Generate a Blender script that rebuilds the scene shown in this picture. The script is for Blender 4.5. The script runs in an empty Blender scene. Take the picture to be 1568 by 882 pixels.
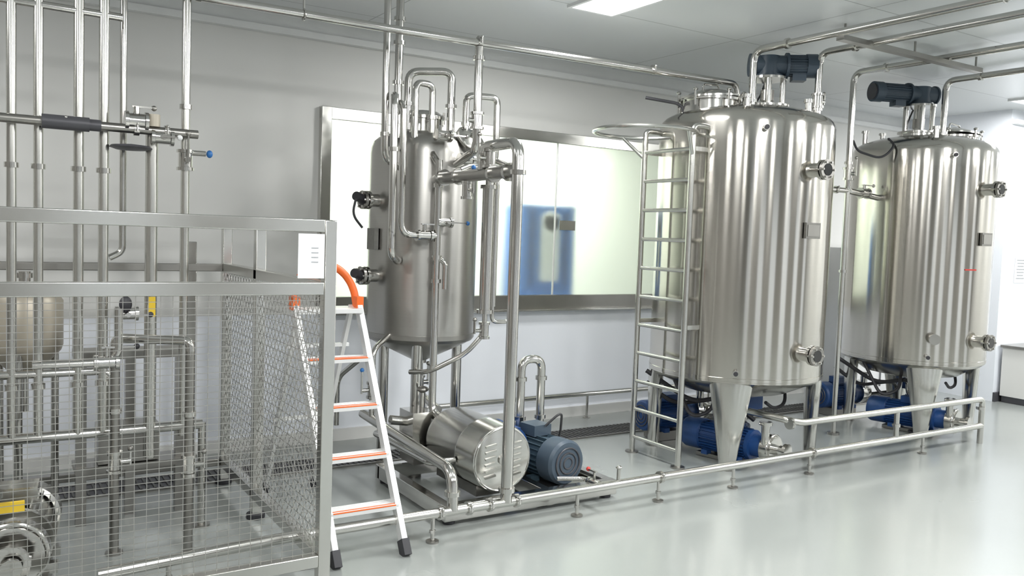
import bpy, bmesh, math, random
from mathutils import Matrix, Vector
random.seed(4)
sc=bpy.context.scene
try:
    sc.view_settings.view_transform='Standard'
    sc.view_settings.exposure=0.0
except Exception: pass
PI=math.pi
# ------------------------------------------------------------ materials
def newmat(name):
    m=bpy.data.materials.new(name); m.use_nodes=True
    nt=m.node_tree; b=nt.nodes['Principled BSDF']; return m,nt,b
def paint(name,col,rough=0.5,metal=0.0,var=0.06,scale=6.0,coat=0.0,bump=0.0,rvar=0.1,stretch=None):
    m,nt,b=newmat(name)
    tc=nt.nodes.new('ShaderNodeTexCoord'); mp=nt.nodes.new('ShaderNodeMapping')
    if stretch: mp.inputs['Scale'].default_value=stretch
    nz=nt.nodes.new('ShaderNodeTexNoise'); nz.inputs['Scale'].default_value=scale; nz.inputs['Detail'].default_value=4
    nt.links.new(tc.outputs['Object'],mp.inputs[0]); nt.links.new(mp.outputs[0],nz.inputs['Vector'])
    mx=nt.nodes.new('ShaderNodeMix'); mx.data_type='RGBA'
    c=Vector(col)
    mx.inputs['A'].default_value=(*[max(0,x*(1-var)) for x in c],1)
    mx.inputs['B'].default_value=(*[min(1,x*(1+var)) for x in c],1)
    nt.links.new(nz.outputs['Fac'],mx.inputs['Factor']); nt.links.new(mx.outputs['Result'],b.inputs['Base Color'])
    mr=nt.nodes.new('ShaderNodeMapRange')
    mr.inputs['To Min'].default_value=max(0.02,rough*(1-rvar)); mr.inputs['To Max'].default_value=min(1,rough*(1+rvar))
    nt.links.new(nz.outputs['Fac'],mr.inputs['Value']); nt.links.new(mr.outputs['Result'],b.inputs['Roughness'])
    b.inputs['Metallic'].default_value=metal
    if coat:
        b.inputs['Coat Weight'].default_value=coat; b.inputs['Coat Roughness'].default_value=0.13
    return m
def brushed(name,col,rough,aniso):
    m,nt,b=newmat(name)
    b.inputs['Metallic'].default_value=1.0
    tc=nt.nodes.new('ShaderNodeTexCoord'); mp=nt.nodes.new('ShaderNodeMapping'); mp.inputs['Scale'].default_value=(1.5,1.5,60)
    nz=nt.nodes.new('ShaderNodeTexNoise'); nz.inputs['Scale'].default_value=3; nz.inputs['Detail'].default_value=3
    nt.links.new(tc.outputs['Object'],mp.inputs[0]); nt.links.new(mp.outputs[0],nz.inputs['Vector'])
    mx=nt.nodes.new('ShaderNodeMix'); mx.data_type='RGBA'
    mx.inputs['A'].default_value=(*[x*0.95 for x in col],1); mx.inputs['B'].default_value=(*[min(1,x*1.04) for x in col],1)
    nt.links.new(nz.outputs['Fac'],mx.inputs['Factor']); nt.links.new(mx.outputs['Result'],b.inputs['Base Color'])
    b.inputs['Roughness'].default_value=rough
    b.inputs['Anisotropic'].default_value=aniso; b.inputs['Anisotropic Rotation'].default_value=0.25
    tg=nt.nodes.new('ShaderNodeTangent'); tg.direction_type='RADIAL'; tg.axis='Z'
    nt.links.new(tg.outputs[0],b.inputs['Tangent'])
    return m
STEEL=paint('stainless_steel',(0.60,0.59,0.565),0.15,1.0,0.05,9)
STEEL_D=paint('stainless_dull',(0.36,0.35,0.33),0.32,1.0,0.08,9)
STEEL_L=paint('satin_steel',(0.62,0.615,0.585),0.22,1.0,0.04,9)
WIRE=paint('wire_steel',(0.46,0.45,0.43),0.35,1.0,0.04,9)
TANK=brushed('brushed_tank_steel',(0.57,0.55,0.51),0.15,0.86)
TANKA=brushed('matte_tank_steel',(0.44,0.43,0.41),0.30,0.6)
DARK=paint('dark_rubber',(0.025,0.025,0.03),0.5)
BLACKM=paint('dark_cast_metal',(0.08,0.08,0.09),0.45,0.3)
BLUE=paint('blue_motor_paint',(0.012,0.055,0.19),0.4,0,0.1)
BLUEG=paint('grey_blue_motor_paint',(0.055,0.08,0.11),0.42,0,0.1)
TEAL=paint('teal_motor_paint',(0.045,0.075,0.10),0.4,0,0.1)
MBLUE=paint('bright_blue_machine_paint',(0.03,0.17,0.55),0.5,0,0.1)
SKY=paint('blue_handle_plastic',(0.03,0.16,0.45),0.4)
RED=paint('red_handle_plastic',(0.5,0.04,0.03),0.4)
ORANGE=paint('orange_plastic',(0.78,0.14,0.02),0.4)
YELLOW=paint('yellow_label',(0.7,0.48,0.03),0.5)
WHITE=paint('white_enamel',(0.80,0.81,0.82),0.35)
ALU=paint('aluminium',(0.80,0.80,0.80),0.4,0.5)
PAPER=paint('paper',(0.66,0.67,0.69),0.7,0,0.03)
INK=paint('ink_text_grey',(0.35,0.36,0.38),0.7)
BEIGE=paint('beige_tank_cover',(0.45,0.41,0.34),0.4,0.3)
PLATE=paint('nameplate_metal',(0.25,0.245,0.23),0.35,0.9,0.2,40)
DIAL=paint('gauge_face',(0.85,0.85,0.82),0.3)
GLASSD=paint('dark_sight_glass',(0.03,0.03,0.03),0.08)
WALLU=paint('wall_paint_grey',(0.705,0.705,0.69),0.5,0,0.02,1.2)
WALLL=paint('wall_paint_white',(0.83,0.86,0.92),0.38,0,0.02,1.2)
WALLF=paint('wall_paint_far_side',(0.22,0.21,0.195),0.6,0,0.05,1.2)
WALLB=paint('backroom_paint',(0.85,0.87,0.79),0.6,0,0.02,1.2)
GRATE=paint('grate_iron',(0.13,0.13,0.125),0.5,0.6)
TRIMW=paint('cove_white',(0.78,0.79,0.79),0.4)
FLOOR=paint('epoxy_floor',(0.29,0.31,0.30),0.25,0,0.05,0.9,coat=0.35,rvar=0.3)
def ceil_mat():
    m,nt,b=newmat('ceiling_panels')
    tc=nt.nodes.new('ShaderNodeTexCoord')
    br=nt.nodes.new('ShaderNodeTexBrick'); br.offset=0.0
    br.inputs['Color1'].default_value=(0.70,0.72,0.735,1); br.inputs['Color2'].default_value=(0.675,0.695,0.71,1)
    br.inputs['Mortar'].default_value=(0.36,0.37,0.38,1)
    br.inputs['Scale'].default_value=1.0; br.inputs['Mortar Size'].default_value=0.005
    br.inputs['Brick Width'].default_value=2.4; br.inputs['Row Height'].default_value=1.15
    nt.links.new(tc.outputs['Object'],br.inputs['Vector']); nt.links.new(br.outputs['Color'],b.inputs['Base Color'])
    b.inputs['Roughness'].default_value=0.3
    return m
CEIL=ceil_mat()
def emis(name,col,st):
    m,nt,b=newmat(name); b.inputs['Base Color'].default_value=(*col,1)
    b.inputs['Emission Color'].default_value=(*col,1); b.inputs['Emission Strength'].default_value=st
    try: m.cycles.emission_sampling='NONE'
    except Exception: pass
    return m
LAMP=emis('lamp_diffuser',(1.0,1.0,0.98),6.0)
def glass_mat():
    m=bpy.data.materials.new('frosted_window_glass'); m.use_nodes=True; nt=m.node_tree
    nt.nodes.clear(); o=nt.nodes.new('ShaderNodeOutputMaterial')
    t=nt.nodes.new('ShaderNodeBsdfRefraction'); t.inputs['Color'].default_value=(0.95,0.98,0.94,1); t.inputs['Roughness'].default_value=0.38; t.inputs['IOR'].default_value=1.22
    g=nt.nodes.new('ShaderNodeBsdfGlossy'); g.inputs['Roughness'].default_value=0.08
    d=nt.nodes.new('ShaderNodeBsdfDiffuse'); d.inputs[0].default_value=(0.86,0.88,0.82,1)
    fr=nt.nodes.new('ShaderNodeFresnel'); fr.inputs[0].default_value=1.35
    m1=nt.nodes.new('ShaderNodeMixShader'); m1.inputs[0].default_value=0.12
    nt.links.new(t.outputs[0],m1.inputs[1]); nt.links.new(d.outputs[0],m1.inputs[2])
    m2=nt.nodes.new('ShaderNodeMixShader'); nt.links.new(fr.outputs[0],m2.inputs[0])
    nt.links.new(m1.outputs[0],m2.inputs[1]); nt.links.new(g.outputs[0],m2.inputs[2]); nt.links.new(m2.outputs[0],o.inputs[0])
    return m
GLASS=glass_mat()
# ------------------------------------------------------------ mesh builder
def frame(d,up=Vector((0,0,1))):
    d=d.normalized()
    if abs(d.dot(up))>0.98: up=Vector((1,0,0))
    a=d.cross(up).normalized(); b=a.cross(d).normalized(); return a,b
class MB:
    def __init__(s): s.v=[];s.f=[];s.fm=[];s.mats=[];s.M=Matrix.Identity(4)
    def add(s,vs,fs,mat):
        if mat not in s.mats: s.mats.append(mat)
        i=s.mats.index(mat); o=len(s.v)
        s.v+= [s.M@Vector(p) for p in vs]
        s.f+= [tuple(o+k for k in f) for f in fs]; s.fm+=[i]*len(fs)
    def cyl(s,p0,p1,r0,mat,r1=None,n=20,caps=True):
        p0=Vector(p0);p1=Vector(p1); r1=r0 if r1 is None else r1
        a,b=frame(p1-p0); vs=[]
        for p,r in((p0,r0),(p1,r1)):
            for k in range(n):
                t=2*PI*k/n; vs.append(p+a*math.cos(t)*r+b*math.sin(t)*r)
        fs=[(k,(k+1)%n,n+(k+1)%n,n+k) for k in range(n)]
        if caps: fs+=[tuple(range(n))[::-1],tuple(range(n,2*n))]
        s.add(vs,fs,mat)
    def box(s,c,sz,mat,R=None):
        c=Vector(c); hx,hy,hz=[q/2 for q in sz]
        vs=[Vector((x,y,z)) for x in(-hx,hx) for y in(-hy,hy) for z in(-hz,hz)]
        if R is not None: vs=[R@v for v in vs]
        vs=[c+v for v in vs]
        s.add(vs,[(0,1,3,2),(4,6,7,5),(0,4,5,1),(2,3,7,6),(0,2,6,4),(1,5,7,3)],mat)
    def bar(s,p0,p1,w,h,mat):
        p0=Vector(p0);p1=Vector(p1); a,b=frame(p1-p0); vs=[]
        for p in(p0,p1):
            for i,j in((-1,-1),(1,-1),(1,1),(-1,1)): vs.append(p+a*i*w/2+b*j*h/2)
        s.add(vs,[(0,3,2,1),(4,5,6,7),(0,1,5,4),(1,2,6,5),(2,3,7,6),(3,0,4,7)],mat)
    def lathe(s,prof,c,mat,n=64,axis=(0,0,1)):
        c=Vector(c); ax=Vector(axis).normalized(); a,b=frame(ax); vs=[];m=len(prof)
        for r,z in prof:
            r=max(r,1e-4)
            for k in range(n):
                t=2*PI*k/n; vs.append(c+ax*z+a*math.cos(t)*r+b*math.sin(t)*r)
        fs=[(i*n+k,i*n+(k+1)%n,(i+1)*n+(k+1)%n,(i+1)*n+k) for i in range(m-1) for k in range(n)]
        s.add(vs,fs,mat)
    def tube(s,pts,r,mat,bend=0.07,n=14,caps=True):
        P=[Vector(p) for p in pts]; path=[P[0]]
        for i in range(1,len(P)-1):
            d0=(P[i]-P[i-1]); d1=(P[i+1]-P[i]); l=min(bend,d0.length*0.49,d1.length*0.49)
            A=P[i]-d0.normalized()*l; B=P[i]+d1.normalized()*l
            for k in range(7):
                t=k/6; path.append(A*(1-t)**2+P[i]*2*t*(1-t)+B*t*t)
        path.append(P[-1])
        q=[path[0]]
        for p in path[1:]:
            if (p-q[-1]).length>1e-4: q.append(p)
        path=q; T=[]
        for i in range(len(path)):
            if i==0:d=path[1]-path[0]
            elif i==len(path)-1:d=path[-1]-path[-2]
            else:d=(path[i]-path[i-1]).normalized()+(path[i+1]-path[i]).normalized()
            T.append(d.normalized())
        a,b=frame(T[0]); vs=[]
        for i,p in enumerate(path):
            if i>0:
                a=(a-T[i]*a.dot(T[i])).normalized(); b=a.cross(T[i]).normalized()
            for k in range(n):
                t=2*PI*k/n; vs.append(p+a*math.cos(t)*r+b*math.sin(t)*r)
        m=len(path)
        fs=[(i*n+k,i*n+(k+1)%n,(i+1)*n+(k+1)%n,(i+1)*n+k) for i in range(m-1) for k in range(n)]
        if caps: fs+=[tuple(range(n))[::-1],tuple(range((m-1)*n,m*n))]
        s.add(vs,fs,mat)
    def torus(s,c,axis,R,r,mat,n=40,k=10,a0=0,a1=2*PI):
        c=Vector(c); a,b=frame(Vector(axis)); ax=Vector(axis).normalized(); vs=[]
        full=abs(a1-a0-2*PI)<1e-3; N=n if full else n+1
        for i in range(N):
            t=a0+(a1-a0)*i/n; d=a*math.cos(t)+b*math.sin(t)
            for j in range(k):
                p=2*PI*j/k; vs.append(c+d*(R+r*math.cos(p))+ax*r*math.sin(p))
        fs=[]
        for i in range(n):
            i2=(i+1)%N if full else i+1
            for j in range(k): fs.append((i*k+j,i2*k+j,i2*k+(j+1)%k,i*k+(j+1)%k))
        s.add(vs,fs,mat)
    def ell(s,c,rad,mat,n=24,m=12):
        c=Vector(c); vs=[]
        for i in range(m+1):
            p=-PI/2+PI*i/m
            for k in range(n):
                t=2*PI*k/n; vs.append(c+Vector((rad[0]*max(math.cos(p),1e-4)*math.cos(t),rad[1]*max(math.cos(p),1e-4)*math.sin(t),rad[2]*math.sin(p))))
        fs=[(i*n+k,i*n+(k+1)%n,(i+1)*n+(k+1)%n,(i+1)*n+k) for i in range(m) for k in range(n)]
        s.add(vs,fs,mat)
    def clamp(s,p,ax,r,mat=None):
        mat=mat or STEEL; p=Vector(p); ax=Vector(ax).normalized()
        s.cyl(p-ax*0.012,p+ax*0.012,r*1.42,mat,n=16)
        a,b=frame(ax); s.cyl(p+a*r*1.35-b*0.012,p+a*r*1.35+b*0.025,0.005,mat,n=8); s.ell(p+a*r*1.35+b*0.025,(.008,.008,.008),mat,8,6)
    def valve(s,p,ax,r,hd=(0,-1,0),tip=None,L=0.13):
        p=Vector(p); ax=Vector(ax).normalized(); hd=Vector(hd).normalized()
        s.cyl(p-ax*0.035,p+ax*0.035,r*1.45,STEEL,n=16)
        for q in(-1,1): s.cyl(p+ax*(q*0.045-0.008),p+ax*(q*0.045+0.008),r*1.8,STEEL,n=16)
        s.cyl(p,p+hd*0.07,r*0.6,STEEL,n=12)
        e=p+hd*0.07; s.bar(e-ax*0.02,e+ax*L,0.018,0.008,STEEL)
        s.ell(e+ax*L,(0.014,0.014,0.014),tip or STEEL_D,10,8)
    def obj(s,name,bevel=0):
        me=bpy.data.meshes.new(name); me.from_pydata(s.v,[],s.f)
        for m in s.mats: me.materials.append(m)
        me.polygons.foreach_set('material_index',s.fm); me.update()
        bm=bmesh.new(); bm.from_mesh(me); bmesh.ops.recalc_face_normals(bm,faces=bm.faces)
        for f in bm.faces: f.smooth=True
        for e in bm.edges:
            if len(e.link_faces)==2 and e.calc_face_angle(0)>0.6: e.smooth=False
        bm.to_mesh(me); bm.free()
        o=bpy.data.objects.new(name,me); sc.collection.objects.link(o)
        if bevel:
            md=o.modifiers.new('bevel','BEVEL'); md.width=bevel; md.segments=2; md.limit_method='ANGLE'; md.angle_limit=0.9
        return o
def group(name,objs,loc=(0,0,0)):
    e=bpy.data.objects.new(name,None); sc.collection.objects.link(e); e.location=loc; e.empty_display_size=0.2
    bpy.context.view_layer.update()
    for o in objs:
        o.parent=e; o.matrix_parent_inverse=e.matrix_world.inverted()
    return e
# ------------------------------------------------------------ room shell
XL,XR,YF,YB,H=-3.5,14.0,-4.5,6.1,3.12
T=0.12
WX0,WX1,WZ0,WZ1=2.12,6.7,0.97,2.50
b=MB(); b.box(((XL+XR)/2,(YF+8.2)/2,-0.05),(XR-XL+.4,8.2-YF+.4,0.1),FLOOR); b.obj('floor')
b=MB(); b.box(((XL+XR)/2,(YF+8.2)/2,H+0.05),(XR-XL+.4,8.2-YF+.4,0.1),CEIL); b.obj('ceiling')
b=MB()
def wbox(x0,x1,z0,z1):
    if z0<WZ0-0.001 and z1>WZ0+.001:
        wbox(x0,x1,z0,WZ0); wbox(x0,x1,WZ0,z1); return
    b.box(((x0+x1)/2,YB+T/2,(z0+z1)/2),(x1-x0,T,z1-z0),WALLL if z1<=WZ0+.001 else WALLU)
wbox(XL,WX0,0,H); wbox(WX1,XR,0,H); wbox(WX0,WX1,0,WZ0); wbox(WX0,WX1,WZ1,H)
b.obj('wall_back')
b=MB(); b.box((XL-T/2,(YF+8.2)/2,H/2),(T,8.2-YF,H),WALLF); b.obj('wall_left')
b=MB(); b.box((XR+T/2,(YF+8.2)/2,H/2),(T,8.2-YF,H),WALLU); b.obj('wall_right')
b=MB(); b.box(((XL+XR)/2,YF-T/2,H/2),(XR-XL+2*T,T,H),WALLF)
for x in(-1.5,1.4,4.0,6.6,9.4,12.6): b.box((x,YF+0.02,1.3),(1.15,0.04,2.6),WALLL)  # unseen white panels added on the dark wall for banded tank reflections
b.obj('wall_front')
b=MB(); b.box(((XL+XR)/2,8.2+T/2,H/2),(XR-XL+2*T,T,H),WALLB); b.obj('wall_backroom')
b=MB(); b.box((9.25+(XR-9.25)/2,4.9+0.6,H/2),(XR-9.25,1.2,H),WALLL); b.obj('wall_partition')
b=MB(); b.bar((XL,YB-0.03,2.99),(9.25,YB-0.03,2.99),0.06,0.045,TRIMW); b.bar((XL,YB-0.015,3.05),(9.25,YB-0.015,3.05),0.03,0.14,TRIMW); b.obj('trim_1')
b=MB(); b.bar((9.25,4.87,2.99),(XR,4.87,2.99),0.06,0.045,TRIMW); b.obj('trim_2')
b=MB(); b.bar((XL,YB-0.012,0.045),(9.25,YB-0.012,0.045),0.024,0.09,WALLU); b.obj('baseboard_back')
b=MB(); b.bar((9.25,4.888,0.05),(XR,4.888,0.05),0.024,0.1,BLACKM); b.obj('baseboard_partition')
b=MB()
w=0.09
b.box(((WX0+WX1)/2,YB-0.02,WZ1-w/2),(WX1-WX0,0.06,w),STEEL_L)
b.box(((WX0+WX1)/2,YB-0.02,WZ0+0.065),(WX1-WX0,0.07,0.13),STEEL_D)
b.box(((WX0+WX1)/2,YB-0.045,WZ0+0.005),(WX1-WX0,0.10,0.02),STEEL_L)
b.box((WX0+0.04,YB-0.022,(WZ0+WZ1)/2),(0.08,0.064,WZ1-WZ0),STEEL_L)
b.box((WX1-0.04,YB-0.022,(WZ0+WZ1)/2),(0.08,0.064,WZ1-WZ0),STEEL_L)
b.box((4.28,YB+0.03,(WZ0+WZ1)/2),(0.012,0.02,WZ1-WZ0-0.1),ALU)
fr=b.obj('frame',0.004)
b=MB(); b.box(((WX0+WX1)/2,YB+0.05,(WZ0+WZ1)/2),(WX1-WX0,0.008,WZ1-WZ0),GLASS); gl=b.obj('glass_pane')
b=MB(); b.box((4.42,YB+0.035,1.71),(0.17,0.004,0.085),STEEL_D); lb=b.obj('glass_label')
group('window_1',[fr,gl,lb],(WX0,YB,WZ0))
b=MB()
b.box((4.47,6.65,1.42),(0.60,0.32,0.96),MBLUE)
b.box((4.47,6.475,1.50),(0.20,0.05,0.62),WHITE); b.cyl((4.47,6.45,1.74),(4.47,6.50,1.74),0.10,WHITE,n=30); b.box((4.47,6.46,1.05),(0.5,0.04,0.1),MBLUE)
b.box((4.28,6.48,1.5),(0.04,0.03,0.7),BLUE); b.box((4.66,6.48,1.5),(0.04,0.03,0.7),BLUE)
b.box((4.47,6.65,0.48),(0.54,0.28,0.92),STEEL_L)
for dx in(-.23,.23):
    for dy in(-.11,.11): b.cyl((4.47+dx,6.65+dy,0),(4.47+dx,6.65+dy,0.05),0.03,DARK)
b.obj('blue_processing_machine',0.02)
# ------------------------------------------------------------ lights
def lamp(x,y,e,sx=0.33,sy=0.60):
    b=MB(); b.box((x,y,H-0.008),(sx,sy,0.016),LAMP)
    for s_ in(-1,1):
        b.box((x+s_*(sx/2+.012),y,H-0.01),(0.024,sy+.05,0.02),WHITE); b.box((x,y+s_*(sy/2+.012),H-0.01),(sx,0.024,0.02),WHITE)
    o=b.obj('ceiling_light_panel')
    L=bpy.data.lights.new('panel_light','AREA'); L.shape='RECTANGLE'; L.size=sx; L.size_y=sy; L.energy=e; L.color=(1,1.0,0.98)
    lo=bpy.data.objects.new('panel_light',L); sc.collection.objects.link(lo); lo.location=(x,y,H-0.03); lo.parent=o
    return o
E=53
for x in(-1.39,3.45,8.82,12.5): lamp(x,4.3 if x<12 else 4.2,E)
for y in(1.7,-1.6):
    for x in(-1.39,1.03,3.46,5.88,8.31,10.7,13.0): lamp(x,y,E*1.2)
for x in(3.2,5.4): lamp(x,7.2,100)
# ------------------------------------------------------------ mixing tanks
def portglass(m,c,ang,z,r,R=0.07):
    d=Vector((math.cos(ang),math.sin(ang),0)); p=Vector((c[0],c[1],z))+d*(r-0.02)
    m.cyl(p,p+d*0.10,R*0.72,STEEL,n=24); m.cyl(p+d*0.085,p+d*0.105,R,STEEL,n=28); m.cyl(p+d*0.115,p+d*0.135,R,STEEL_D,n=28)
    m.cyl(p+d*0.130,p+d*0.139,R*0.6,GLASSD,n=24)
    a,bb=frame(d)
    for k in range(6):
        t=k*PI/3; q=p+a*math.cos(t)*R*0.82+bb*math.sin(t)*R*0.82; m.cyl(q+d*0.08,q+d*0.148,0.008,STEEL,n=8)
def gearmotor(m,p,dirx,L=0.40,mat=None):
    mat=mat or BLUEG
    p=Vector(p); d=Vector(dirx).normalized(); s_,u=frame(d)
    m.cyl(p,p+Vector((0,0,0.14)),0.085,mat,n=24)
    m.cyl(p+Vector((0,0,-0.02)),p,0.11,mat,n=24)
    c=p+Vector((0,0,0.075))
    m.cyl(c-d*0.13,c+d*0.12,0.075,mat,n=24)
    m.cyl(c-d*0.145,c-d*0.13,0.085,mat,n=24)
    m.cyl(c+d*0.12,c+d*0.14,0.095,mat,n=24)
    m.cyl(c+d*0.14,c+d*(L-0.06),0.072,mat,n=24)
    for k in range(20):
        t=2*PI*k/20; r=s_*math.cos(t)+u*math.sin(t)
        m.bar(c+d*0.145+r*0.078,c+d*(L-0.07)+r*0.078,0.006,0.006,mat)
    m.cyl(c+d*(L-0.07),c+d*(L+0.01),0.088,mat,n=24); m.cyl(c+d*(L+.01),c+d*(L+0.02),0.07,BLACKM,n=24)
    m.box(c+d*0.22+Vector((0,0,-0.09)),(0.1,0.09,0.05),mat,Matrix((d,Vector((0,0,1)).cross(d),Vector((0,0,1)))).transposed())
def bigtank(c,r,mirror=False):
    cx,cy=c; Z0,Z1=0.625,2.50
    m=MB()
    prof=[(0.0,0.45),(0.2,0.46),(0.4,0.50),(r-0.1,0.57),(r-0.03,0.60),(r,Z0),(r,Z0+0.01),(r+0.003,Z0+0.012),(r+0.003,Z0+0.035),(r,Z0+0.037),
          (r,1.2),(r,1.8),(r,2.30),(r,Z1-0.05),(r-0.004,Z1-0.025),(r-0.016,Z1),(r-0.04,Z1+0.025),(r-0.09,Z1+0.052),(r-0.2,Z1+0.085),(r-0.4,Z1+0.12),(0.05,Z1+0.13),(0,Z1+.13)]
    m.lathe(prof,(cx,cy,0),TANK,n=128); body=m.obj('tank_body')
    m=MB()
    lx,ly=(0.44,0.39) if not mirror else (0.36,0.36)
    for sx in(-1,1):
        for sy in(-1,1):
            p=Vector((cx+sx*lx,cy+sy*ly,0)); 
            ang=math.atan2(sy*ly,sx*lx); a=Vector((math.cos(ang),math.sin(ang),0)); t=Vector((-a.y,a.x,0))
            vs=[];N=16
            for z,wd,dp in((0.70,0.155,0.05),(0.58,0.145,0.06),(0.06,0.062,0.045),(0.02,0.06,0.045)):
                for k in range(N):
                    q=2*PI*k/N; vs.append(p+t*math.cos(q)*wd+a*(math.sin(q)*dp)+Vector((0,0,z)))
            fs=[(i*N+k,i*N+(k+1)%N,(i+1)*N+(k+1)%N,(i+1)*N+k) for i in range(3) for k in range(N)]+[tuple(range(N)),tuple(range(3*N,4*N))]
            m.add(vs,fs,STEEL_L)
            m.cyl(p,p+Vector((0,0,0.03)),0.055,STEEL_D,n=20)
    f=-PI/2
    portglass(m,c,f,2.13,r); portglass(m,c,f,0.84,r)
    m.box((cx+0.0,cy-r-0.012,1.71),(0.15,0.02,0.11),PLATE); m.box((cx,cy-r-0.024,1.71),(0.12,0.004,0.08),STEEL_D)
    for ang,z in((f-0.8,0.70),(f-0.62,2.40)):
        d=Vector((math.cos(ang),math.sin(ang),0)); p=Vector((cx,cy,z))+d*(r-0.01); m.cyl(p,p+d*0.05,0.022,STEEL,n=16); m.cyl(p+d*0.05,p+d*0.06,0.016,DARK,n=16)
    if mirror:
        d=Vector((math.cos(f-0.75),math.sin(f-0.75),0)); p=Vector((cx,cy,0.86))+d*(r-0.01); m.cyl(p,p+d*0.08,0.03,STEEL,n=16); m.cyl(p+d*0.08,p+d*0.095,0.045,STEEL,n=18)
        m.box(Vector((cx,cy,1.45))+Vector((math.cos(f-.25),math.sin(f-.25),0))*(r+0.001),(0.12,0.004,0.012),RED,Matrix.Rotation(-.25,3,'Z'))
    m.tube([(cx,cy,0.47),(cx,cy,0.28),(cx-0.1,cy-0.25,0.25)],0.03,STEEL); m.clamp((cx,cy,0.40),(0,0,1),0.03)
    mx,my=(cx-0.33,cy+0.05) if not mirror else (cx+0.28,cy-0.10)
    zb=Z1+0.02; hh=0.12 if not mirror else 0.10
    m.lathe([(0.20,zb-0.05),(0.20,zb+hh),(0.225,zb+hh),(0.225,zb+hh+0.018),(0.20,zb+hh+0.018)],(mx,my,0),STEEL,n=48)
    tilt=Matrix.Translation((mx,my,zb+hh+0.018))@Matrix.Rotation(-0.06 if not mirror else 0.08,4,'Y'); m.M=tilt
    m.lathe([(0.0,0.065),(0.08,0.06),(0.16,0.035),(0.19,0.012),(0.235,0.01),(0.235,-0.004),(0.0,-0.004)],(0,0,0.010),STEEL,n=48)
    m.tube([(-0.08,0,0.06),(-0.08,0,0.11),(0.08,0,0.11),(0.08,0,0.06)],0.008,STEEL,0.03,8)
    m.M=Matrix.Identity(4)
    for k in range(6):
        t=k*PI/3+0.3; q=Vector((mx+0.235*math.cos(t),my+0.235*math.sin(t),zb+hh)); m.cyl(q-Vector((0,0,.05)),q+Vector((0,0,0.06)),0.009,STEEL,n=8); m.ell(q+Vector((0,0,.065)),(.018,.018,.014),STEEL,10,6)
    ax,ay=(cx+0.10,cy-0.10) if not mirror else (cx-0.14,cy-0.02)
    zt=Z1+0.10; zm=2.87 if not mirror else 2.90
    m.cyl((ax,ay,zt-0.03),(ax,ay,zt+0.03),0.15,STEEL,n=36); m.cyl((ax,ay,zt+.03),(ax,ay,zt+0.045),0.17,STEEL,n=36)
    for k in range(4):
        t=k*PI/2+PI/4; q=Vector((ax+0.11*math.cos(t),ay+0.11*math.sin(t),0)); m.cyl(q+Vector((0,0,zt)),q+Vector((0,0,zm-0.02)),0.022,STEEL,n=12)
    m.cyl((ax,ay,zm-0.035),(ax,ay,zm-0.018),0.14,STEEL,n=36); m.cyl((ax,ay,zt),(ax,ay,zm),0.028,STEEL,n=14); m.cyl((ax,ay,zt+.08),(ax,ay,zt+.16),0.05,STEEL_D,n=18)
    gearmotor(m,(ax,ay,zm),(0.8,-0.6,0) if not mirror else (-0.93,0.35,0),0.34 if not mirror else 0.46)
    for ang,rr,h in ((0.5,0.48,0.12),(2.3,0.5,0.14),(-2.4,0.48,0.12),(1.5,0.45,0.16),(-0.3,0.50,0.10),(-1.2,0.46,0.13)):
        if mirror and ang in(-0.3,-1.2): continue
        q=Vector((cx+rr*math.cos(ang),cy+rr*math.sin(ang),Z1+0.02)); m.cyl(q,q+Vector((0,0,h)),0.022,STEEL,n=14); m.clamp(q+Vector((0,0,h)),(0,0,1),0.022)
    m.tube([(ax+0.1,ay+0.1,zm+0.02),(ax+0.2,ay+0.25,2.75),(cx+0.35,cy+0.45,2.6)],0.008,DARK,0.1,8)
    fit=m.obj('fittings')
    m=MB(); x=cx-0.56
    m.tube([(x,4.95,0.60),(x+0.25,4.7,0.38),(x+0.3,4.4,0.47),(x+0.5,4.3,0.30)],0.017,DARK,0.12,8)
    m.tube([(x+0.05,5.0,0.5),(x+0.2,4.85,0.34),(x+0.7,4.8,0.36),(x+0.9,4.9,0.02)],0.016,DARK,0.12,8)
    m.tube([(x+0.06,4.72,0.60),(x+0.10,4.55,0.30),(x+0.22,4.45,0.36),(x+0.30,4.5,0.55)],0.015,DARK,0.12,8)
    m.tube([(x+0.9,4.4,0.60),(x+0.85,4.3,0.40),(x+0.65,4.25,0.38),(x+0.5,4.2,0.45)],0.013,DARK,0.10,8)
    m.tube([(x+0.1,4.2,0.016),(x+0.4,4.5,0.016),(x+0.9,4.35,0.016),(x+1.0,4.7,0.016)],0.014,DARK,0.15,8)
    m.box((x+0.75,4.62,0.36),(0.22,0.16,0.10),BLUE); m.cyl((x+0.75,4.62,0),(x+0.75,4.62,0.32),0.02,STEEL)
    cab=m.obj('cable_bundle')
    return [body,fit,cab]
B=(4.93,4.58); Cc=(7.22,4.58)
tb=bigtank(B,0.645); tc_=bigtank(Cc,0.60,True)
m=MB(); m.tube([(4.45,4.75,2.45),(4.45,4.75,2.62),(4.2,4.9,2.66)],0.012,DARK,0.08,8); tb.append(m.obj('cable'))
m=MB(); m.tube([(6.72,4.6,2.56),(6.60,4.45,2.48),(6.5,4.5,2.36),(6.3,4.6,2.42),(6.24,4.6,2.5)],0.010,DARK,0.08,8); tc_.append(m.obj('cable'))
group('mixing_tank',tb,(B[0],B[1],0)); group('mixing_tank',tc_,(Cc[0],Cc[1],0))
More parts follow.
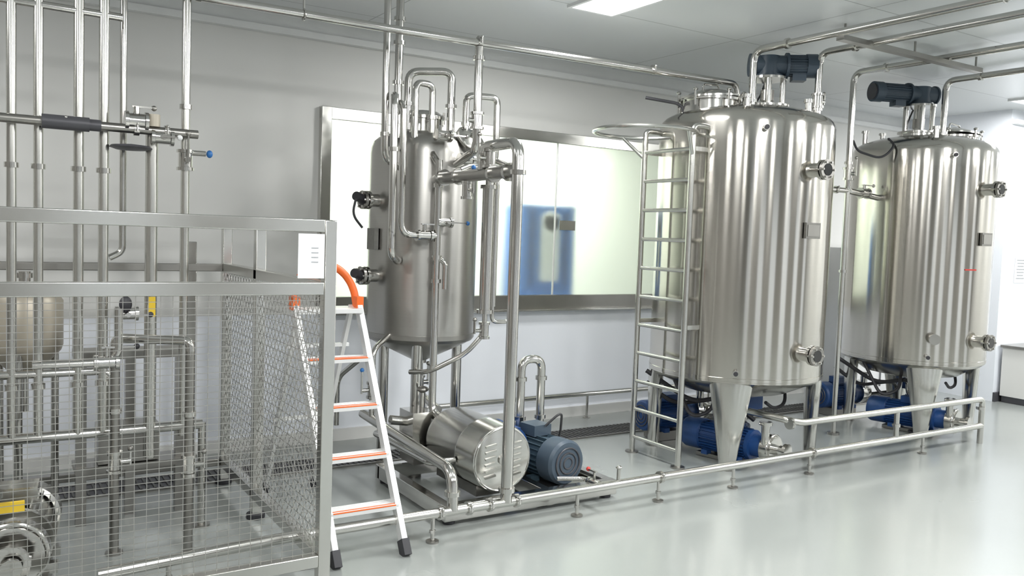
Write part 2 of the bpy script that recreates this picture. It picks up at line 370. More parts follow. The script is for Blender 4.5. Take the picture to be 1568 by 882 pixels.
# ------------------------------------------------------------ fixed ladder with hoop
m=MB(); LX=4.19; y0,y1=4.37,4.87
for y in(y0,y1):
    m.cyl((LX,y,0.0),(LX,y,2.34),0.022,STEEL_L,n=16); m.cyl((LX,y,0),(LX,y,0.012),0.05,STEEL_D)
    m.tube([(LX,y,2.32),(LX,y,2.41),(LX+0.16,y,2.41),(LX+0.24,y,2.34)],0.02,STEEL_L,0.06)
    for z in(1.0,2.25): m.bar((LX,y,z),(LX+0.26+(0.05 if y<4.5 else 0.12),y,z),0.02,0.03,STEEL_L)
for k in range(11):
    z=0.12+0.213*k; m.cyl((LX,y0,z),(LX,y1,z),0.014,STEEL_L,n=12)
m.torus((LX-0.22,4.62,2.36),(0,0,1),0.36,0.014,STEEL_L,n=56)
m.tube([(LX-0.14,y1+.1,2.36),(LX,y1,2.2)],0.012,STEEL_L); m.tube([(LX-0.14,y0-.1,2.36),(LX,y0,2.2)],0.012,STEEL_L)
m.obj('fixed_ladder')
# ------------------------------------------------------------ pumps
def motor_local(m,L,r,mat,fan=None):
    fan=fan or mat
    m.cyl((0.0,0,0),(0.03,0,0),r*0.95,mat,n=28)
    m.cyl((0.03,0,0),(L*0.72,0,0),r*0.84,mat,n=28)
    for k in range(26):
        t=2*PI*k/26
        if abs(math.sin(t))>0.98: continue
        a=Vector((0,math.cos(t),math.sin(t)))
        m.add([Vector((x,0,0))+a*rr+Vector((0,-math.sin(t),math.cos(t)))*w_ for x in(0.035,L*0.71) for rr in(r*0.8,r*0.99) for w_ in(-0.003,0.003)],
            [(0,1,3,2),(4,6,7,5),(0,4,5,1),(2,3,7,6),(0,2,6,4),(1,5,7,3)],mat)
    m.lathe([(r*0.9,L*0.71),(r*1.02,L*0.73),(r*1.02,L*0.96),(r*0.92,L),(0.02,L+0.005),(0.0,L+.005)],(0,0,0),fan,n=32,axis=(1,0,0))
    for k in range(3): m.torus((L+0.006,0,0),(1,0,0),r*(0.25+0.22*k),0.005,BLACKM,n=24,k=6)
    m.box((L*0.36,0,r*1.12),(L*0.3,r*1.0,r*0.5),fan)
    for x in(L*0.14,L*0.6):
        for s_ in(-1,1): m.box((x,s_*r*0.78,-r*0.92),(0.05,r*0.5,r*0.28),mat)
def Mdir(p,d):
    d=Vector(d).normalized(); z=Vector((0,0,1)); y=z.cross(d)
    R=Matrix((d,y,z)).transposed().to_4x4(); R.translation=Vector(p); return R
def pump(m,p,d,r,L,mat):
    m.M=Mdir(p,d)
    m.cyl((0.05,0,0),(0.11,0,0),r*0.92,STEEL,n=32); m.cyl((0.03,0,0),(0.05,0,0),r*0.8,STEEL,n=32); m.torus((0.05,0,0),(1,0,0),r*0.86,0.010,STEEL)
    m.cyl((-0.06,0,0),(0.04,0,0),r*0.34,STEEL,n=18); m.clamp((-0.05,0,0),(1,0,0),r*0.36)
    m.cyl((0.08,r*0.6,0),(0.08,r*0.6,r*1.7),r*0.26,STEEL,n=16); m.clamp((0.08,r*0.6,r*1.65),(0,0,1),r*0.28)
    m.cyl((0.11,0,0),(0.20,0,0),r*0.7,mat,n=24)
    Mx=m.M.copy(); m.M=Mx@Matrix.Translation((0.20,0,0)); motor_local(m,L,r,mat); m.M=Mx
    zf=-Vector(p)[2]
    m.box((0.20+L*0.37,0,(-r+zf)/2-0.0),(L*0.75,r*1.6,max(0.01,(-r*1.06-zf))),STEEL_D)
    m.M=Matrix.Identity(4)
for x in(4.80,7.08):
    m=MB(); pump(m,(x,3.99,0.15),(-0.20,1,0),0.115,0.58,BLUE)
    m.obj('centrifugal_pump')
for x,y in((4.62,5.1),(6.85,5.15)):
    m=MB(); pump(m,(x+0.5,y,0.20),(-1,0.05,0),0.12,0.42,BLUE); m.obj('transfer_pump')
# ------------------------------------------------------------ floor pipe rail
m=MB(); Y=3.85; z=0.15
m.tube([(0.42,Y,0.12),(1.2,Y,z),(7.12,Y,z)],0.026,STEEL_L,0.1)
for x in(1.99,2.92,3.54,4.19,4.95,6.30,0.7):
    m.cyl((x,Y,0.012),(x,Y,z),0.011,STEEL,n=12); m.cyl((x,Y,0),(x,Y,0.010),0.034,STEEL_D,n=20); m.cyl((x,Y,0.05),(x,Y,0.065),0.018,STEEL,n=6)
for x in(2.03,2.2,2.33,2.5,3.55,4.97): m.clamp((x,Y,z),(1,0,0),0.026)
m.tube([(4.70,4.20,0.40),(4.72,Y,0.40),(4.85,Y,0.375),(7.12,Y,0.375),(7.12,Y,0.12)],0.024,STEEL_L,0.05)
m.clamp((4.72,Y,0.38),(1,0,0),0.028)
m.cyl((5.94,Y,z),(5.94,Y,0.375),0.02,STEEL,n=14); m.clamp((5.94,Y,0.26),(0,0,1),0.02)
m.clamp((7.1,Y,0.3),(0,0,1),0.024); m.cyl((7.12,Y,0),(7.12,Y,.15),.024,STEEL_L)
m.tube([(3.10,Y,z),(3.10,Y+0.18,0.15),(2.95,Y+0.25,0.15)],0.014,STEEL,0.05); m.valve((3.10,Y+0.08,z),(0,1,0),0.014,(0,0,1),RED,0.06)
m.tube([(3.22,Y,z),(3.22,Y,0.24)],0.012,STEEL); m.ell((3.22,Y,0.25),(.02,.02,.012),STEEL)
m.obj('floor_pipe_rail')
m=MB(); m.cyl((3.0,5.98,0.22),(7.8,5.98,0.22),0.022,STEEL_L)
for x in(3.1,4.6,6.1,7.7): m.cyl((x,5.98,0),(x,5.98,.22),0.012,STEEL); m.cyl((x,5.98,0),(x,5.98,0.01),0.035,STEEL)
m.obj('foot_level_pipe')
m=MB(); m.box((2.85,5.5,0.004),(11.7,0.24,0.008),BLACKM)
for y in(5.37,5.63): m.box((2.85,y,0.006),(11.7,0.02,0.012),STEEL_D)
for k in range(290):
    m.box((-2.98+k*0.04,5.5,0.011),(0.012,0.24,0.008),GRATE)
m.box((2.85,5.5,0.012),(11.7,0.01,0.008),GRATE)
m.obj('floor_drain_grate')
# ------------------------------------------------------------ tank A
A=(2.57,5.25); r=0.367
m=MB()
m.lathe([(0.0,0.70),(0.05,0.71),(0.05,0.73),(r-0.05,0.86),(r-0.012,0.885),(r,0.905),(r,0.95),(r,1.5),(r,2.12),(r-0.005,2.16),(r-0.02,2.20),(r-0.06,2.235),(r-0.14,2.262),(0.16,2.275),(0,2.28)],(A[0],A[1],0),TANKA,n=96)
m.lathe([(r-0.03,0.93),(r+0.004,0.93),(r+0.004,0.90),(r-0.012,0.88)],(A[0],A[1],0),STEEL_D,n=96)
bodyA=m.obj('tank_body')
m=MB()
for k in range(3):
    t=math.radians(241+120*k); p=Vector((A[0]+0.295*math.cos(t),A[1]+0.295*math.sin(t),0))
    m.cyl(p+Vector((0,0,0.03)),p+Vector((0,0,0.98)),0.036,STEEL,n=20); m.ell(p+Vector((0,0,.98)),(.036,.036,.02),STEEL); m.cyl(p,p+Vector((0,0,.03)),0.05,STEEL_D)
m.tube([(A[0],A[1],0.72),(A[0],A[1],0.50),(A[0]-0.05,4.85,0.46)],0.028,STEEL); m.clamp((A[0],A[1],0.64),(0,0,1),0.028); m.valve((A[0],A[1],0.57),(0,0,1),0.026,(1,0,0))
m.cyl((A[0]-0.02,A[1],2.26),(A[0]-.02,A[1],2.36),0.13,STEEL,n=36); m.cyl((A[0]-.02,A[1],2.36),(A[0]-.02,A[1],2.38),0.15,STEEL,n=36); m.lathe([(0.15,0),(0.10,0.035),(0,0.045)],(A[0]-.02,A[1],2.38),STEEL,n=36)
for k in range(8):
    t=k*PI/4; q=Vector((A[0]-.02+0.145*math.cos(t),A[1]+0.145*math.sin(t),2.33)); m.cyl(q,q+Vector((0,0,0.08)),0.008,STEEL,n=8)
d=Vector((0.15,-0.75,0.62)).normalized(); p=Vector((A[0]+0.16,A[1]-0.25,2.17))
m.cyl(p,p+d*0.08,0.085,STEEL,n=32); m.cyl(p+d*.08,p+d*.095,0.105,STEEL,n=32); m.lathe([(0.09,0),(0.06,0.022),(0,0.03)],p+d*.095,STEEL_L,n=32,axis=d)
m.ell(p+d*.14,(.025,.025,.02),STEEL)
portglass(m,A,PI+0.15,1.80,r,0.06); portglass(m,A,PI+0.15,1.31,r,0.06)
for zz in(1.80,1.31):
    m.tube([(A[0]-0.47,5.17,zz),(A[0]-0.54,5.12,zz+0.02)],0.03,DARK); 
m.tube([(A[0]-.54,5.12,1.8),(A[0]-.57,5.1,1.7),(A[0]-.5,5.1,1.62)],0.008,DARK)
m.box((A[0]-r-0.01,A[1]-0.03,1.55),(0.03,0.12,0.14),PLATE)
m.tube([(2.27,5.05,3.11),(2.27,5.05,2.20)],0.026,STEEL); 
for zz in(2.95,2.80,2.55,2.3): m.clamp((2.27,5.05,zz),(0,0,1),0.026)
m.tube([(2.12,4.9,3.11),(2.12,4.9,2.05),(2.3,5.0,2.0)],0.022,STEEL); m.clamp((2.12,4.9,2.2),(0,0,1),0.02)
m.tube([(2.41,5.2,2.28),(2.41,5.2,2.66),(2.68,5.1,2.68),(2.68,5.1,2.28)],0.027,STEEL,0.07); m.clamp((2.41,5.2,2.45),(0,0,1),0.027); m.clamp((2.68,5.1,2.45),(0,0,1),0.027)
m.tube([(2.50,5.02,2.22),(2.50,5.02,2.56),(2.37,5.0,2.56),(2.37,5.0,2.18)],0.022,STEEL,0.05); m.clamp((2.5,5.02,2.35),(0,0,1),.022)
m.tube([(2.74,5.0,2.2),(2.74,5.0,2.52),(2.95,4.95,2.52),(2.95,4.95,2.10),(2.8,5.05,2.06)],0.023,STEEL,0.05); m.clamp((2.74,5.0,2.33),(0,0,1),.022)
m.tube([(2.60,4.60,2.75),(2.60,4.60,2.12),(2.62,4.9,2.05)],0.026,STEEL,0.06); m.clamp((2.60,4.60,2.68),(0,0,1),0.026); m.valve((2.60,4.60,2.30),(0,0,1),0.024,(-1,0,0))
m.tube([(2.13,4.78,1.5),(2.13,4.78,2.42),(2.2,4.95,2.45),(2.3,5.1,2.3)],0.024,STEEL,0.06)
m.tube([(2.13,4.78,1.62),(2.13,4.78,1.46),(2.20,4.84,1.42),(2.28,5.0,1.42)],0.024,STEEL,0.05); m.clamp((2.13,4.78,2.1),(0,0,1),.024)
m.tube([(2.20,4.80,2.35),(2.20,4.80,1.585),(2.45,4.80,1.585)],0.022,STEEL,0.08); m.tube([(2.2,4.8,2.33),(2.2,4.85,2.4),(2.25,5.0,2.38)],0.021,STEEL)
m.tube([(2.45,4.80,2.06),(2.45,4.80,0.47),(2.48,4.7,0.42)],0.024,STEEL,0.05)
m.valve((2.36,4.80,1.585),(1,0,0),0.021,(0,0,1)); m.valve((2.50,4.80,1.67),(1,0,0),0.018,(0,-1,0),SKY)
for zz in(1.9,1.3,1.45,0.75): m.clamp((2.45,4.8,zz),(0,0,1),.024)
m.tube([(2.45,4.8,1.45),(2.50,4.77,1.42),(2.50,4.77,1.25)],0.018,STEEL)
m.tube([(2.45,4.80,2.04),(2.45,4.9,2.10),(2.52,5.0,2.15)],0.022,STEEL)
m.valve((2.50,4.85,2.22),(1,0,0),0.022,(0,-1,0)); m.valve((2.66,4.83,2.08),(1,0,0),0.022,(0,-1,0))
fitA=m.obj('fittings')
m=MB(); CX=2.435
m.tube([(CX,3.85,0.15),(CX,3.85,2.10),(CX,4.22,2.10),(CX,4.22,1.97)],0.032,STEEL,0.08,18)
m.clamp((CX,3.85,0.22),(0,0,1),0.032); m.clamp((CX,3.85,1.94),(0,0,1),0.032)
m.tube([(CX,3.85,1.95),(CX,4.72,1.94),(2.5,4.95,1.94)],0.036,STEEL_D,0.06,18)
for yy in(3.93,4.1,4.5,4.7): m.clamp((CX,yy,1.945),(0,1,0),0.036)
m.valve((CX,4.4,1.86),(0,0,1),0.02,(0,-1,0),SKY); 
m.valve((CX,4.15,2.03),(0,0,1),0.024,(-1,0,0))
col=m.obj('strainer_column')
m=MB()
m.cyl((2.70,4.60,1.12),(2.70,4.60,1.90),0.038,STEEL,n=24); m.cyl((2.765,4.62,1.15),(2.765,4.62,1.92),0.022,STEEL,n=20)
m.tube([(2.70,4.60,1.9),(2.70,4.60,2.0),(2.55,4.55,2.02),(CX,4.5,1.98)],0.022,STEEL,0.06); m.tube([(2.765,4.62,1.9),(2.765,4.62,2.02),(2.95,4.75,2.05),(2.95,4.95,2.1)],0.02,STEEL,0.05)
for zz in(1.12,1.9): m.clamp((2.70,4.60,zz),(0,0,1),0.038)
m.tube([(2.70,4.60,1.12),(2.70,4.60,0.98),(2.60,4.65,0.85),(2.42,4.8,0.72),(2.36,4.95,0.70)],0.016,STEEL,0.06)
m.valve((2.70,4.60,1.0),(0,0,1),0.02,(-1,0,0),None,0.07)
m.tube([(2.765,4.62,1.15),(2.765,4.62,1.05),(2.90,4.62,1.05),(2.90,4.62,1.28)],0.014,STEEL,0.04)
m.cyl((2.92,4.60,1.34),(2.92,4.63,1.34),0.038,STEEL,n=28); m.cyl((2.92,4.594,1.34),(2.92,4.60,1.34),0.031,DIAL,n=28); m.bar((2.92,4.592,1.34),(2.935,4.592,1.355),0.003,0.002,DARK)
cond=m.obj('condenser_tube')
m=MB()
m.tube([(3.03,4.66,0.30),(3.03,4.66,0.79),(3.19,4.66,0.79),(3.19,4.66,0.30)],0.028,STEEL,0.075,18)
for xx in(3.03,3.19): m.clamp((xx,4.66,0.66),(0,0,1),0.028); m.clamp((xx,4.66,0.40),(0,0,1),0.028)
m.tube([(2.98,4.66,0.66),(2.92,4.66,0.66)],0.016,STEEL); m.tube([(3.19,4.66,0.32),(3.22,4.66,0.25),(3.05,4.75,0.2)],0.026,STEEL)
m.tube([(2.105,5.1,0.42),(2.105,3.87,0.36),(2.105,3.85,0.15)],0.030,STEEL,0.09,18); m.clamp((2.105,3.86,0.24),(0,0,1),0.03)
m.tube([(2.2,5.1,0.28),(2.2,4.3,0.28),(2.35,4.3,0.28)],0.022,STEEL)
m.tube([(2.02,5.35,0.3),(2.02,5.35,0.62),(2.1,5.2,0.75)],0.018,STEEL); m.valve((2.1,4.95,0.60),(0,0,1),0.02,(-1,0,0),SKY)
m.tube([(2.1,4.95,0.42),(2.1,4.95,0.85),(2.3,5.1,0.95)],0.018,STEEL,0.06)
pip=m.obj('low_pipes')
group('extraction_tank',[bodyA,fitA,col,cond,pip],(A[0],A[1],0))
# ------------------------------------------------------------ homogenizer skid
m=MB()
for y in(4.05,4.95): m.box((2.75,y,0.07),(1.2,0.06,0.09),STEEL)
for x in(2.18,2.85,3.32): m.box((x,4.5,0.07),(0.06,0.9,0.085),STEEL)
m.box((3.08,4.42,0.060),(0.36,0.6,0.03),STEEL_D)
for x in(2.2,3.3):
    for y in(4.07,4.93): m.cyl((x,y,0),(x,y,0.03),0.035,DARK)
skid=m.obj('skid_frame',0.004)
m=MB()
yb,yf=4.72,4.10; cr=0.20; cxx=2.56; cz=0.31
m.lathe([(0.0,0.0),(cr-0.03,0.0),(cr-0.008,0.008),(cr,0.03),(cr,0.20),(cr+0.003,0.205),(cr+0.003,0.215),(cr,0.22),(cr,yb-yf-0.05),(cr-0.01,yb-yf-0.01),(cr-0.04,yb-yf),(0,yb-yf)],(cxx,yf,cz),STEEL_L,n=64,axis=(0,1,0))
m.torus((cxx,yf+0.006,cz),(0,1,0),cr-0.018,0.006,STEEL,n=60)
m.cyl((cxx,yf-0.012,cz),(cxx,yf+.002,cz),0.03,STEEL,n=24)
for sx in(-1,1):
    for k in range(6):
        z=cz-0.09+0.036*k; m.bar((cxx+sx*0.085-0.035,yf-0.006,z-0.006),(cxx+sx*0.085+0.035,yf-0.006,z+0.006),0.014,0.012,STEEL)
m.box((cxx,4.42,0.12),(0.26,0.5,0.06),STEEL_D)
m.box((cxx-0.18,4.86,0.36),(0.16,0.2,0.22),STEEL); m.cyl((cxx-0.25,4.86,0.40),(cxx-0.37,4.86,0.42),0.03,STEEL); m.cyl((cxx-.15,4.86,.46),(cxx-.15,4.86,.58),0.02,STEEL); m.ell((cxx-.15,4.86,.6),(.04,.04,.02),STEEL_D); m.box((cxx-.15,4.86,.2),(.2,.2,.12),STEEL_D)
cov=m.obj('belt_guard_cover')
m=MB()
m.M=Mdir((3.02,4.66,0.215),(0.10,-1,0)); motor_local(m,0.50,0.138,TEAL,BLUEG); m.M=Matrix.Identity(4)
m.cyl((3.0,4.66,.235),(2.99,4.80,.235),0.12,BLUE,n=28); m.cyl((2.99,4.80,.235),(2.99,4.84,.235),0.09,BLUE,n=28); m.box((2.86,4.6,0.26),(0.10,0.28,0.26),BLUE); m.cyl((2.84,4.45,0.28),(2.84,4.75,0.28),0.12,BLUE,n=28)
m.tube([(3.06,4.4,0.40),(3.15,4.35,0.5),(3.25,4.5,0.3),(3.3,4.7,0.1)],0.008,DARK,0.08,8)
mot=m.obj('drive_motor')
group('homogenizer',[skid,cov,mot],(2.7,4.5,0))
# ------------------------------------------------------------ stepladder
m=MB(); xl,xr=1.43,1.79
def ly(z): return 3.74+0.59*z
for x in(xl,xr):
    m.bar((x,ly(0.04),0.04),(x,ly(1.22),1.22),0.03,0.05,ALU); m.bar((x,ly(0.0),0.0),(x,ly(0.07),0.07),0.04,0.065,DARK)
    xo=x+(0.03 if x==xl else -0.03)
    m.bar((xo,4.47,1.18),(xo,5.02,0.03),0.022,0.035,ALU); m.bar((xo,5.01,0.06),(xo,5.04,0),0.03,0.045,DARK)
    m.box((x,ly(1.2),1.20),(0.040,0.07,0.07),ORANGE)
for z in(0.5,0.95): 
    yy=4.47+(1.18-z)/1.15*0.55; m.bar((xl,yy,z),(xr,yy,z),0.03,0.02,ALU)
for z in(0.22,0.45,0.68,0.91):
    m.box(((xl+xr)/2,ly(z)+0.02,z),(xr-xl,0.10,0.026),ALU)
    m.box(((xl+xr)/2,ly(z)-0.0305,z+0.010),(xr-xl-.03,0.003,0.007),ORANGE)
    for k in range(4): m.box(((xl+xr)/2,ly(z)-0.012+0.022*k,z+0.0145),(xr-xl-.03,0.005,0.003),ORANGE if k==0 else ALU)
m.box(((xl+xr)/2,ly(1.15)+0.05,1.16),(xr-xl,0.20,0.025),ALU)
pts=[]
for k in range(13):
    t=PI*k/12; pts.append(((xl+xr)/2+math.cos(t)*(xr-xl)/2,ly(1.22)+0.02+0.04*math.sin(t),1.20+0.21*math.sin(t)))
m.tube(pts,0.021,ORANGE,0.02,12)
m.obj('stepladder',0.002)
# ------------------------------------------------------------ cage
m=MB(); CXR,CY0,CY1,CXL=1.29,3.55,5.25,-1.4; s=0.055
Zs=(1.615,1.345,0.14)
YE=CY1+.1
for x,y in((CXR,CY0),(CXL,CY0),(CXR,YE),(CXL,YE),(CXR,4.62)):
    m.box((x,y,0.83),(s,s,1.62),STEEL_L); m.cyl((x,y,0),(x,y,0.03),0.05,DARK)
for z in Zs:
    m.box(((CXR+CXL)/2,CY0,z),(CXR-CXL-s,s,0.055),STEEL_L); m.box((CXR,(CY0+YE)/2,z),(s,YE-CY0-s,0.055),STEEL_L); m.box((CXL,(CY0+YE)/2,z),(s,YE-CY0-s,0.055),STEEL_L)
    m.box(((CXR+CXL)/2,YE,z),(CXR-CXL-s,s,0.045),STEEL_D)
m.box((1.08,YE,0.75),(0.06,0.05,1.5),STEEL)
fr=m.obj('frame',0.004)
m=MB(); wr=0.0012
def wire(p0,p1): m.bar(p0,p1,wr*2,wr*2,WIRE)
n=int((CXR-CXL)/0.045)
for k in range(1,n):
    x=CXL+(CXR-CXL)*k/n; wire((x,CY0,0.15),(x,CY0,1.32))
for k in range(1,44):
    z=0.15+1.17*k/44; wire((CXL,CY0-0.003,z),(CXR,CY0-0.003,z))
Hh=1.17; Ly=YE-CY0; st=0.06; sl=0.55
k=-int(Hh/sl/st)-1
while k*st<Ly:
    for sg in(1,-1):
        ya=k*st; yb_=ya+Hh/sl*0.5
        za,zb=0.0,Hh
        if ya<0: za=(-ya)/(yb_-ya)*Hh; y_a=0
        else: y_a=ya
        if yb_>Ly: zb=(Ly-ya)/(yb_-ya)*Hh; y_b=Ly
        else: y_b=yb_
        if zb>za+0.01:
            if sg==1: wire((CXR,CY0+y_a,0.15+za),(CXR,CY0+y_b,0.15+zb))
            else: wire((CXR+.003,CY0+y_a,0.15+Hh-za),(CXR+.003,CY0+y_b,0.15+Hh-zb))
    k+=1
for k in range(1,24):
    z=0.15+Hh*k/24; wire((CXR-.003,CY0,z),(CXR-.003,YE,z))
ms=m.obj('wire_mesh')
m=MB()
m.box((1.20,CY0-0.032,1.485),(0.115,0.003,0.19),PAPER)
for k in range(4): m.box((1.215,CY0-0.0345,1.52-0.02*k),(0.03,0.001,0.004),INK)
nt_=m.obj('paper_notice')
group('safety_cage',[fr,ms,nt_],(0,CY0,0))
# ------------------------------------------------------------ left pipe manifold
m=MB(); y=4.62
xs=[(0.13,.022),(0.24,.022),(0.41,.024),(0.52,.024)]
for x,rr in xs:
    m.tube([(x,y,3.11),(x,y,0.55)],rr,STEEL_L); 
    for zz in(1.85,0.8): m.clamp((x,y,zz),(0,0,1),rr)
m.tube([(0.62,y+.1,3.11),(0.62,y+.1,1.45),(0.56,y+.1,1.42)],0.017,STEEL,0.05); m.tube([(0.74,y,2.05),(0.74,y,0.40)],0.030,STEEL_L)
m.tube([(0.90,y,2.98),(0.90,y,0.5)],0.022,STEEL_L); m.clamp((.90,y,2.93),(0,0,1),.022); m.clamp((.90,y,2.2),(0,0,1),.022)
m.valve((0.90,y,1.93),(0,0,1),0.024,(0,-1,0)); m.tube([(.90,y,1.97),(1.0,y,1.97)],0.014,STEEL); m.ell((1.02,y,1.97),(.016,.02,.02),SKY)
m.tube([(-1.6,y-.05,2.06),(0.95,y-.05,2.06)],0.022,STEEL_D)
for x in(-0.9,-0.3,0.35,0.66,0.8): m.clamp((x,y-.05,2.06),(1,0,0),0.022)
m.cyl((0.25,y-.06,2.06),(0.45,y-.06,2.06),0.034,BLACKM,n=20); m.cyl((0.45,y-.06,2.06),(0.50,y-.06,2.06),0.028,BLACKM,n=20); m.lathe([(0,0.02),(0.09,0.01),(0.10,0),(0.07,-0.01),(0,-0.015)],(0.64,y-.02,1.97),BLACKM,n=24)
m.valve((0.66,y-.05,2.10),(1,0,0),0.026,(0,0,1),None,0.08); m.valve((0.78,y-.05,2.03),(1,0,0),0.022,(0,-1,0),WHITE,0.07)
m.cyl((0.74,y-.05,2.08),(0.74,y-.05,2.14),0.03,BEIGE,n=20)
m.tube([(-1.6,y,2.62),(0.60,y,2.60)],0.02,STEEL)
m.tube([(-1.6,y,0.86),(0.56,y,0.86),(0.56,y,0.55)],0.02,STEEL); m.tube([(-1.2,y,0.55),(1.0,y,0.55)],0.024,STEEL)
m.valve((0.62,y-.06,1.15),(1,0,0),0.02,(0,-1,0),DARK,0.1); m.tube([(0.2,4.3,0.95),(0.55,4.3,0.95),(0.55,4.3,1.2)],0.018,STEEL)
m.valve((0.5,4.3,0.95),(1,0,0),0.02,(0,0,1),DARK)
for x in(-1.0,1.0,0.0): m.cyl((x,y,0),(x,y,0.56),0.02,STEEL); m.cyl((x,y,0),(x,y,0.012),0.045,STEEL_D)
m.bar((0.68,y+.2,3.11),(0.80,y-.1,2.85),0.05,0.05,STEEL_D); m.bar((0.80,y-.1,2.85),(0.95,y-.3,3.11),0.05,0.05,STEEL_D); m.box((0.75,y,3.0),(0.10,0.5,0.05),STEEL_D)
m.box((0.74,y-.035,1.18),(0.035,0.004,0.10),YELLOW); m.ell((0.61,y-.1,1.20),(.03,.02,.04),DARK)
m.obj('pipe_manifold')
m=MB()
for x in(-0.15,-0.4,-0.6): m.cyl((x,4.75,0.0),(x,4.75,3.11),0.022,STEEL_L); m.cyl((x,4.75,0),(x,4.75,.012),.045,STEEL_D)
m.obj('vertical_pipes')
m=MB(); c=(0.20,5.05)
m.lathe([(0,0.78),(0.06,0.80),(0.17,0.92),(0.18,0.95),(0.18,1.18),(0.16,1.21),(0.08,1.24),(0,1.25)],(c[0],c[1],0),BEIGE,n=48)
for k in range(3):
    t=k*2*PI/3+0.3; m.cyl((c[0]+.15*math.cos(t),c[1]+.15*math.sin(t),0),(c[0]+.15*math.cos(t),c[1]+.15*math.sin(t),0.98),0.02,STEEL)
m.cyl((c[0],c[1],1.23),(c[0],c[1],1.33),0.03,STEEL); m.cyl((c[0],c[1],.6),(c[0],c[1],.8),0.02,STEEL); m.clamp((c[0],c[1],1.31),(0,0,1),.03)
m.obj('buffer_vessel')
m=MB()
for x in(-0.9,-0.05,):
    for yy in(4.15,4.45): m.box((x,yy,0.5),(0.045,0.045,1.0),STEEL)
for z in(0.25,0.62,0.98): m.box((-0.475,4.3,z),(0.9,0.35,0.03),STEEL)
m.box((-0.5,4.3,0.45),(0.5,0.28,0.32),BLACKM); m.cyl((-0.3,4.12,0.45),(-0.3,4.3,0.45),0.1,STEEL); m.box((-0.45,4.3,1.1),(0.35,0.25,0.2),STEEL_D)
m.obj('filling_machine',0.003)
m=MB(); pump(m,(0.10,3.78,0.26),(0.12,1,0),0.15,0.45,STEEL_L)
m.box((0.11,3.90,0.44),(0.09,0.02,0.04),YELLOW); m.tube([(0.1,3.7,0.26),(0.1,3.68,0.26)],0.04,STEEL)
m.obj('centrifugal_pump')
m=MB()
for x,yy in((0.85,4.2),(0.55,4.4)):
    m.cyl((x,yy,0.0),(x,yy,1.0),0.022,STEEL_D); m.cyl((x,yy,0),(x,yy,.012),.04,STEEL_D)
    m.clamp((x,yy,0.7),(0,0,1),.022); m.valve((x,yy,0.45),(0,0,1),0.02,(1,0,0),None,.06)
m.tube([(0.55,4.4,0.98),(0.55,4.4,1.05),(0.85,4.2,1.05),(0.85,4.2,0.98)],0.022,STEEL,0.04)
for x,yy in((0.45,4.9),(0.70,5.0),(0.95,4.95)): m.box((x,yy,0.45),(0.05,0.05,0.9),STEEL_D)
m.box((0.70,4.95,0.9),(0.56,0.2,0.04),STEEL_D); m.box((0.70,4.95,0.3),(0.56,0.2,0.03),STEEL_D); m.box((0.68,4.95,0.42),(0.3,0.16,0.2),STEEL_D)
m.obj('riser_pipes')
# ------------------------------------------------------------ overhead piping
m=MB()
m.tube([(-3.5,4.6,2.74),(2.0,4.6,2.765),(4.82,4.6,2.80),(4.86,4.6,2.58)],0.023,STEEL,0.06)
for x in(-2,0.95,2.6,4.0): m.clamp((x,4.6,2.755+0.010*x),(1,0,0),0.023)
for x in(-1.5,1.5): m.cyl((x,4.6,2.75),(x,4.6,3.12),0.006,STEEL); m.torus((x,4.6,2.76),(1,0,0),0.03,0.005,STEEL,20,6)
m.obj('overhead_pipe')
def drop(x,yd,zt,zb,extra=None,rr=0.026,name='overhead_pipe'):
    m=MB(); m.tube([(x,YF+.05,zt),(x,yd,zt),(x,yd,zb)],rr,STEEL,0.09,16)
    for yy in(yd-0.3,2.0,0,-2): m.clamp((x,yy,zt),(0,1,0),rr)
    m.clamp((x,yd,zb+0.06),(0,0,1),rr); 
    for yy in(2.6,0.4,-1.8,-3.6): m.cyl((x,yy,zt),(x,yy,3.12),0.006,STEEL); m.torus((x,yy,zt),(0,1,0),rr+.005,0.005,STEEL,20,6)
    if extra: extra(m)
    m.obj(name)
drop(4.76,4.38,3.00,2.58)
drop(5.28,4.22,3.03,2.56,lambda m:(m.valve((5.28,4.22,2.68),(0,0,1),0.026,(1,0,0),STEEL_D,0.06)))
def ex3(m):
    m.tube([(6.2,4.6,2.3),(6.2,4.6,2.08),(6.64,4.6,2.04)],0.026,STEEL,0.05); m.valve((6.2,4.6,2.22),(0,0,1),0.026,(0,-1,0)); m.valve((6.42,4.6,2.07),(1,0,0),0.026,(0,0,1))
    m.tube([(5.56,4.6,2.08),(6.2,4.6,2.08)],0.022,STEEL); m.tube([(6.2,4.6,2.08),(6.2,4.6,0.02)],0.022,STEEL_L); m.cyl((6.2,4.6,0),(6.2,4.6,0.02),0.05,STEEL_D)
    m.tube([(5.57,4.62,2.16),(5.95,4.62,2.16),(5.95,4.6,2.08)],0.018,STEEL,0.04)
    m.clamp((6.05,4.6,2.08),(1,0,0),0.022); m.clamp((6.2,4.6,1.4),(0,0,1),0.022)
drop(6.2,4.6,3.06,2.25,ex3)
drop(7.10,4.34,3.07,2.56)
m=MB(); m.box((5.8,3.80,3.02),(1.7,0.06,0.035),STEEL_D)
for x in(5.0,5.8,6.6): m.cyl((x,3.8,3.02),(x,3.8,3.12),0.008,STEEL_D)
m.obj('ceiling_strut')
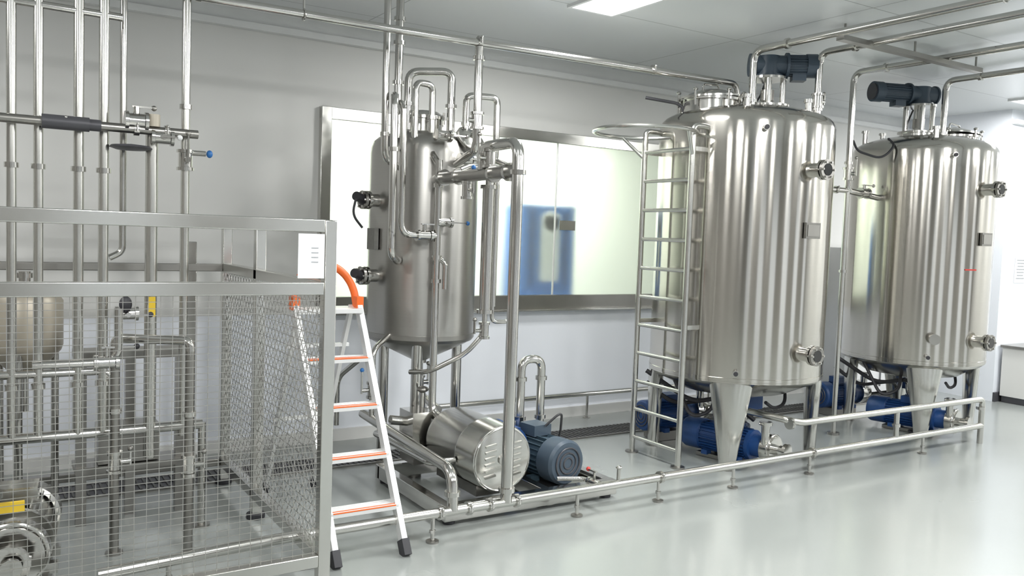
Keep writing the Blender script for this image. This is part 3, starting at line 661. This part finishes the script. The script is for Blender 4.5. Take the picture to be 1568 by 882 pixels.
# ------------------------------------------------------------ right side
m=MB(); m.box((8.35,5.86,0.82),(0.9,0.42,1.56),WHITE); m.box((8.35,5.64,1.44),(0.88,0.02,0.01),DARK); m.box((8.35,5.64,0.8),(0.008,0.02,1.4),INK)
for x in(8.0,8.7): m.box((x,5.86,0.02),(0.08,0.3,0.04),DARK)
m.box((8.28,5.635,0.95),(0.02,0.03,0.12),STEEL); m.box((8.42,5.635,0.95),(0.02,0.03,0.12),STEEL)
m.obj('white_cabinet',0.006)
m=MB(); m.box((10.6,4.882,1.12),(1.0,0.03,2.24),WHITE)
for x in(10.07,11.13): m.box((x,4.875,1.13),(0.06,0.045,2.26),STEEL)
m.box((10.6,4.875,2.27),(1.12,0.045,0.06),STEEL); m.box((10.6,4.862,1.65),(0.45,0.012,0.6),GLASSD); m.box((10.2,4.845,1.05),(0.12,0.04,0.03),STEEL)
m.obj('door_1',0.004)
m=MB(); m.box((9.62,4.895,1.43),(0.22,0.005,0.30),PAPER)
for k in range(7): m.box((9.62,4.891,1.53-0.033*k),(0.16-0.02*(k%3),0.001,0.008),INK)
m.obj('paper_notice')
m=MB(); m.box((9.64,4.71,0.33),(0.66,0.30,0.52),WALLU); m.box((9.64,4.71,0.605),(0.70,0.33,0.03),STEEL_D); m.box((9.64,4.72,0.035),(0.62,0.26,0.07),BLACKM)
m.box((9.64,4.557,0.33),(0.006,0.006,0.48),DARK)
for x in(9.58,9.70): m.box((x,4.55,0.42),(0.012,0.02,0.1),STEEL)
m.obj('low_grey_cabinet',0.003)
# ------------------------------------------------------------ world + camera
w=bpy.data.worlds.new('World'); sc.world=w; w.use_nodes=True
w.node_tree.nodes['Background'].inputs[0].default_value=(0.8,0.85,0.9,1); w.node_tree.nodes['Background'].inputs[1].default_value=0.3
cam=bpy.data.cameras.new('camera'); co=bpy.data.objects.new('camera',cam); sc.collection.objects.link(co)
R=Matrix.Rotation(math.radians(-32.2),4,'Z')@Matrix.Rotation(math.radians(86.5),4,'X')@Matrix.Rotation(math.radians(2.0),4,'Z')
co.matrix_world=Matrix.Translation((0,0,1.6))@R
cam.sensor_width=36; cam.lens=1300/1568*36; cam.clip_start=0.05
sc.camera=co
